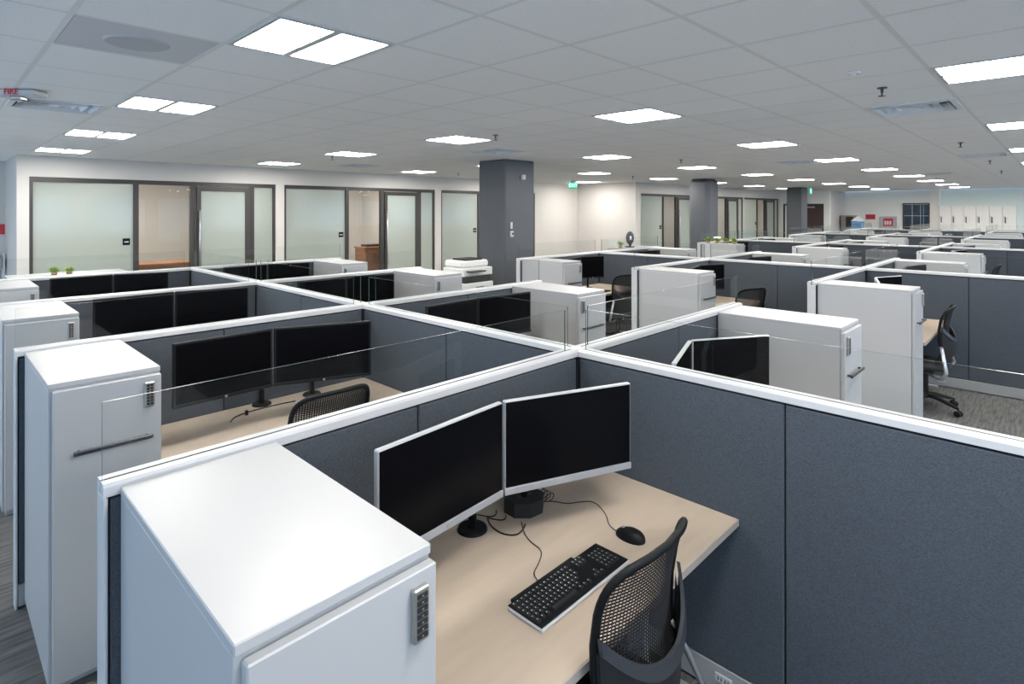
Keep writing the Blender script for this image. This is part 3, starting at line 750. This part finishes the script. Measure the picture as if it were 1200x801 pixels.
def plant(x, y, z, label, n_, sc, flowers=0, potw=.06):
    r = thing('potted_plant', label, 'plant', (x, y, z))
    put('pot', one('pot').cyl(0, 0, 0, .05*sc/1.0, potw*.8, 14, potw).mesh('p', True), r)
    rnd = random.Random(int(x*100)); b = one('green')
    for q in range(n_):
        a = rnd.random()*2*PI; t = rnd.uniform(.2, 1.3); L = sc*rnd.uniform(.07, .13)
        d = Vector((math.cos(a)*math.sin(t), math.sin(a)*math.sin(t), math.cos(t))); s_ = d.cross(Vector((0,0,1))).normalized()*L*.18
        o = Vector((math.cos(a)*potw*.4, math.sin(a)*potw*.4, .05*sc))
        b.add([o, o+d*L*.5+s_, o+d*L, o+d*L*.5-s_, o+d*L*.5+Vector((0,0,.004))], [(0,1,4),(1,2,4),(2,3,4),(3,0,4)])
    put('foliage', b.mesh('f'), r, kind='stuff')
    for q in range(flowers):
        a = q*2.1; put('flower', one('petal').tube([(math.cos(a)*.04,math.sin(a)*.04,.10*sc),(math.cos(a)*.05,math.sin(a)*.05,.17*sc)], [.01,.045], 10).mesh('fl', True), r)
    return r
r = thing('low_credenza', 'white credenza behind the fourth left wing, under the small succulent', 'credenza', (.6, 7.60, 0))
put('body', one('white').box(0, 1.0, 0, .4, 0, 1.24, .004).mesh('b'), r); put('top_board', one('white').box(-.01, 1.01, 0, .41, 1.24, 1.262, .003).mesh('b'), r)
plant(.97, 7.72, 1.262, 'small yellow-green succulent standing behind the back left partition', 60, .55, 0, .03)
plant(1.10, 7.74, 1.262, 'second small succulent beside the yellow-green one', 50, .5, 0, .03)
for q, (x, y) in enumerate(((11.72,5.50),(11.72,5.30),(11.72,5.11),(11.72,4.93))):
    plant(x, y, CZ, ['bushy green plant', 'plant with white flowers', 'yellow-green plant', 'small leafy plant'][q]+' on the third block tower cabinet', 90, .8, 3 if q == 1 else 0, .05)
r = thing('storage_cabinet', 'white storage cabinet behind the third right wing of the second block', 'cabinet', (8.8, 5.67, 0))
put('body', one('white').box(0, .9, 0, .4, 0, 1.24, .004).mesh('b'), r); put('top_board', one('white').box(-.01, .91, 0, .41, 1.24, 1.262, .003).mesh('b'), r)
plant(8.92, 5.88, 1.262, 'tiny green plant left of the dark oval fan', 40, .8, 0, .04)
r = thing('desk_fan', 'dark oval fan with pale centre standing before the white wall', 'fan', (9.22, 5.86, 1.262), -.80)
vs = []; n_ = 28
for (p, y) in ((.0,-.045),(.6,-.045),(.9,-.03),(1,0),(.9,.03),(.6,.045),(0,.045)):
    for q in range(n_): a = 2*PI*q/n_; vs.append((.078*p*math.cos(a), y, .17+.125*p*math.sin(a)))
put('housing', one('column').add(vs, [(i*n_+k, i*n_+(k+1) % n_, (i+1)*n_+(k+1) % n_, (i+1)*n_+k) for i in range(6) for k in range(n_)]).mesh('h', True), r)
put('base', one('matte').cyl(0,0,0,.015,.09).cyl(0,0,.015,.06,.02).mesh('h'), r)
put('centre_opening', one('paper').tube([(0,-.05,.135),(0,-.055,.205)], .016, 10).mesh('h', True), r, label='pale centre opening')

# ------------------------------------------------------------------ exit signs, sprinklers, fire devices
def exit_sign(x, y, z, rz, label, s=1.0):
    r = thing('exit_sign', label, 'exit sign', (x, y, z), rz)
    put('housing', one('exitface').box(-.16*s, .16*s, -.02, .02, -.20*s, 0, .005).mesh('h'), r)
    put('stem', one('trim').box(-.05, .05, -.02, .02, 0, CH-z).mesh('h'), r)
    me = text_mesh('exit_text', 'EXIT', .15*s, 'exitletter'); t = put('lettering', me, r, (0, -.0215, -.10*s)); t.rotation_euler = (PI/2, 0, 0)
    t.scale = (1, 1.15, 1)
exit_sign(12.3, 9.62, CH-.06, -.55, 'green EXIT sign hanging by the bright white wall behind the nearest column', .80)
exit_sign(21.3, 6.32, CH-.05, .15, 'green EXIT sign hanging beside the farthest column', 1.0)
spr = [((4.46,.88),'black sprinkler head at upper right by the square vent'), ((4.32,4.44),'sprinkler head right of the light in front of the nearest column'), ((8.71,.91),'sprinkler head at far right, nearest of the line'), ((12.18,.89),'sprinkler head second in the far right line'), ((15.47,.95),'sprinkler head farthest in the far right line'), ((8.2,9.6),'sprinkler head near the glass office wall'), ((11.76,7.4),'sprinkler head before the bright white wall'), ((8.5,4.45),'sprinkler head left of the second column'), ((4.3,7.95),'sprinkler head left of the nearest column above offices')]
for (x, y), lab in spr:
    r = thing('sprinkler', lab, 'sprinkler', (x, y, CH), 0, 'ceiling sprinklers')
    put('pipe', cached('s1', lambda: one('dark').cyl(0,0,-.035,0.02,.009,8).cyl(0,0,-.006,.0,.03,16).mesh('s')), r)
    put('deflector', cached('s2', lambda: one('dark').cyl(0,0,-.058,-.053,.022,12).cyl(0,0,-.053,-.035,.006,6).mesh('s')), r)
r = thing('ceiling_sensor', 'small flat white ceiling sensor left of the black sprinkler', 'sensor', (3.83, .90, CH)); put('disc', one('grid').cyl(0,0,-.012,-.004,.035,20).mesh('d'), r); put('lens', one('ventm').cyl(0,0,-.018,-.012,.012,12).mesh('d'), r)
r = thing('fire_strobe', 'white ceiling fire strobe with red FIRE lettering at left edge', 'fire alarm', (.46, 5.12, CH), -.80)
put('housing', one('trim').box(-.14, .14, -.07, .07, -.045, -.004, .012).mesh('h'), r)
put('strobe_lens', one('alu').box(-.04, .04, -.05, .02, -.075, -.045, .01).mesh('h'), r)
t = put('lettering', text_mesh('fire_text', 'FIRE', .055, 'red'), r, (0, -.072, -.026)); t.rotation_euler = (PI/2, 0, 0)
r = thing('fire_extinguisher_sign', 'red fire extinguisher sign on the corridor wall at left edge', 'sign', (.86, 12.68, 1.55))
put('plate', one('red').box(-.10, .085, 0, .015, 0, .17).mesh('p'), r); put('extinguisher_symbol', one('paper').box(-.02, .02, -.003, 0, .03, .10).box(-.01, .01, -.003, 0, .10, .125).box(-.03, .0, -.003, 0, .125, .14).mesh('p'), r)
r = thing('wire_rack', 'grey wire mesh rack against the corridor wall at left edge', 'rack', (.40, 12.35, 0))
for x in (0, .5): put('upright', one('ventm').box(x, x+.02, 0, .02, 0, 1.25).box(x, x+.02, .28, .3, 0, 1.25).mesh('u'), r)
for z in (.2, .6, 1.0, 1.23):
    b = one('ventm')
    for q in range(11): b.box(.0, .52, .03*q, .03*q+.006, z, z+.006)
    put('shelf', b.mesh('s'), r)
put('stacked_papers', one('raceway').box(.04, .5, .02, .28, 1.006, 1.2, .01).mesh('s'), r)
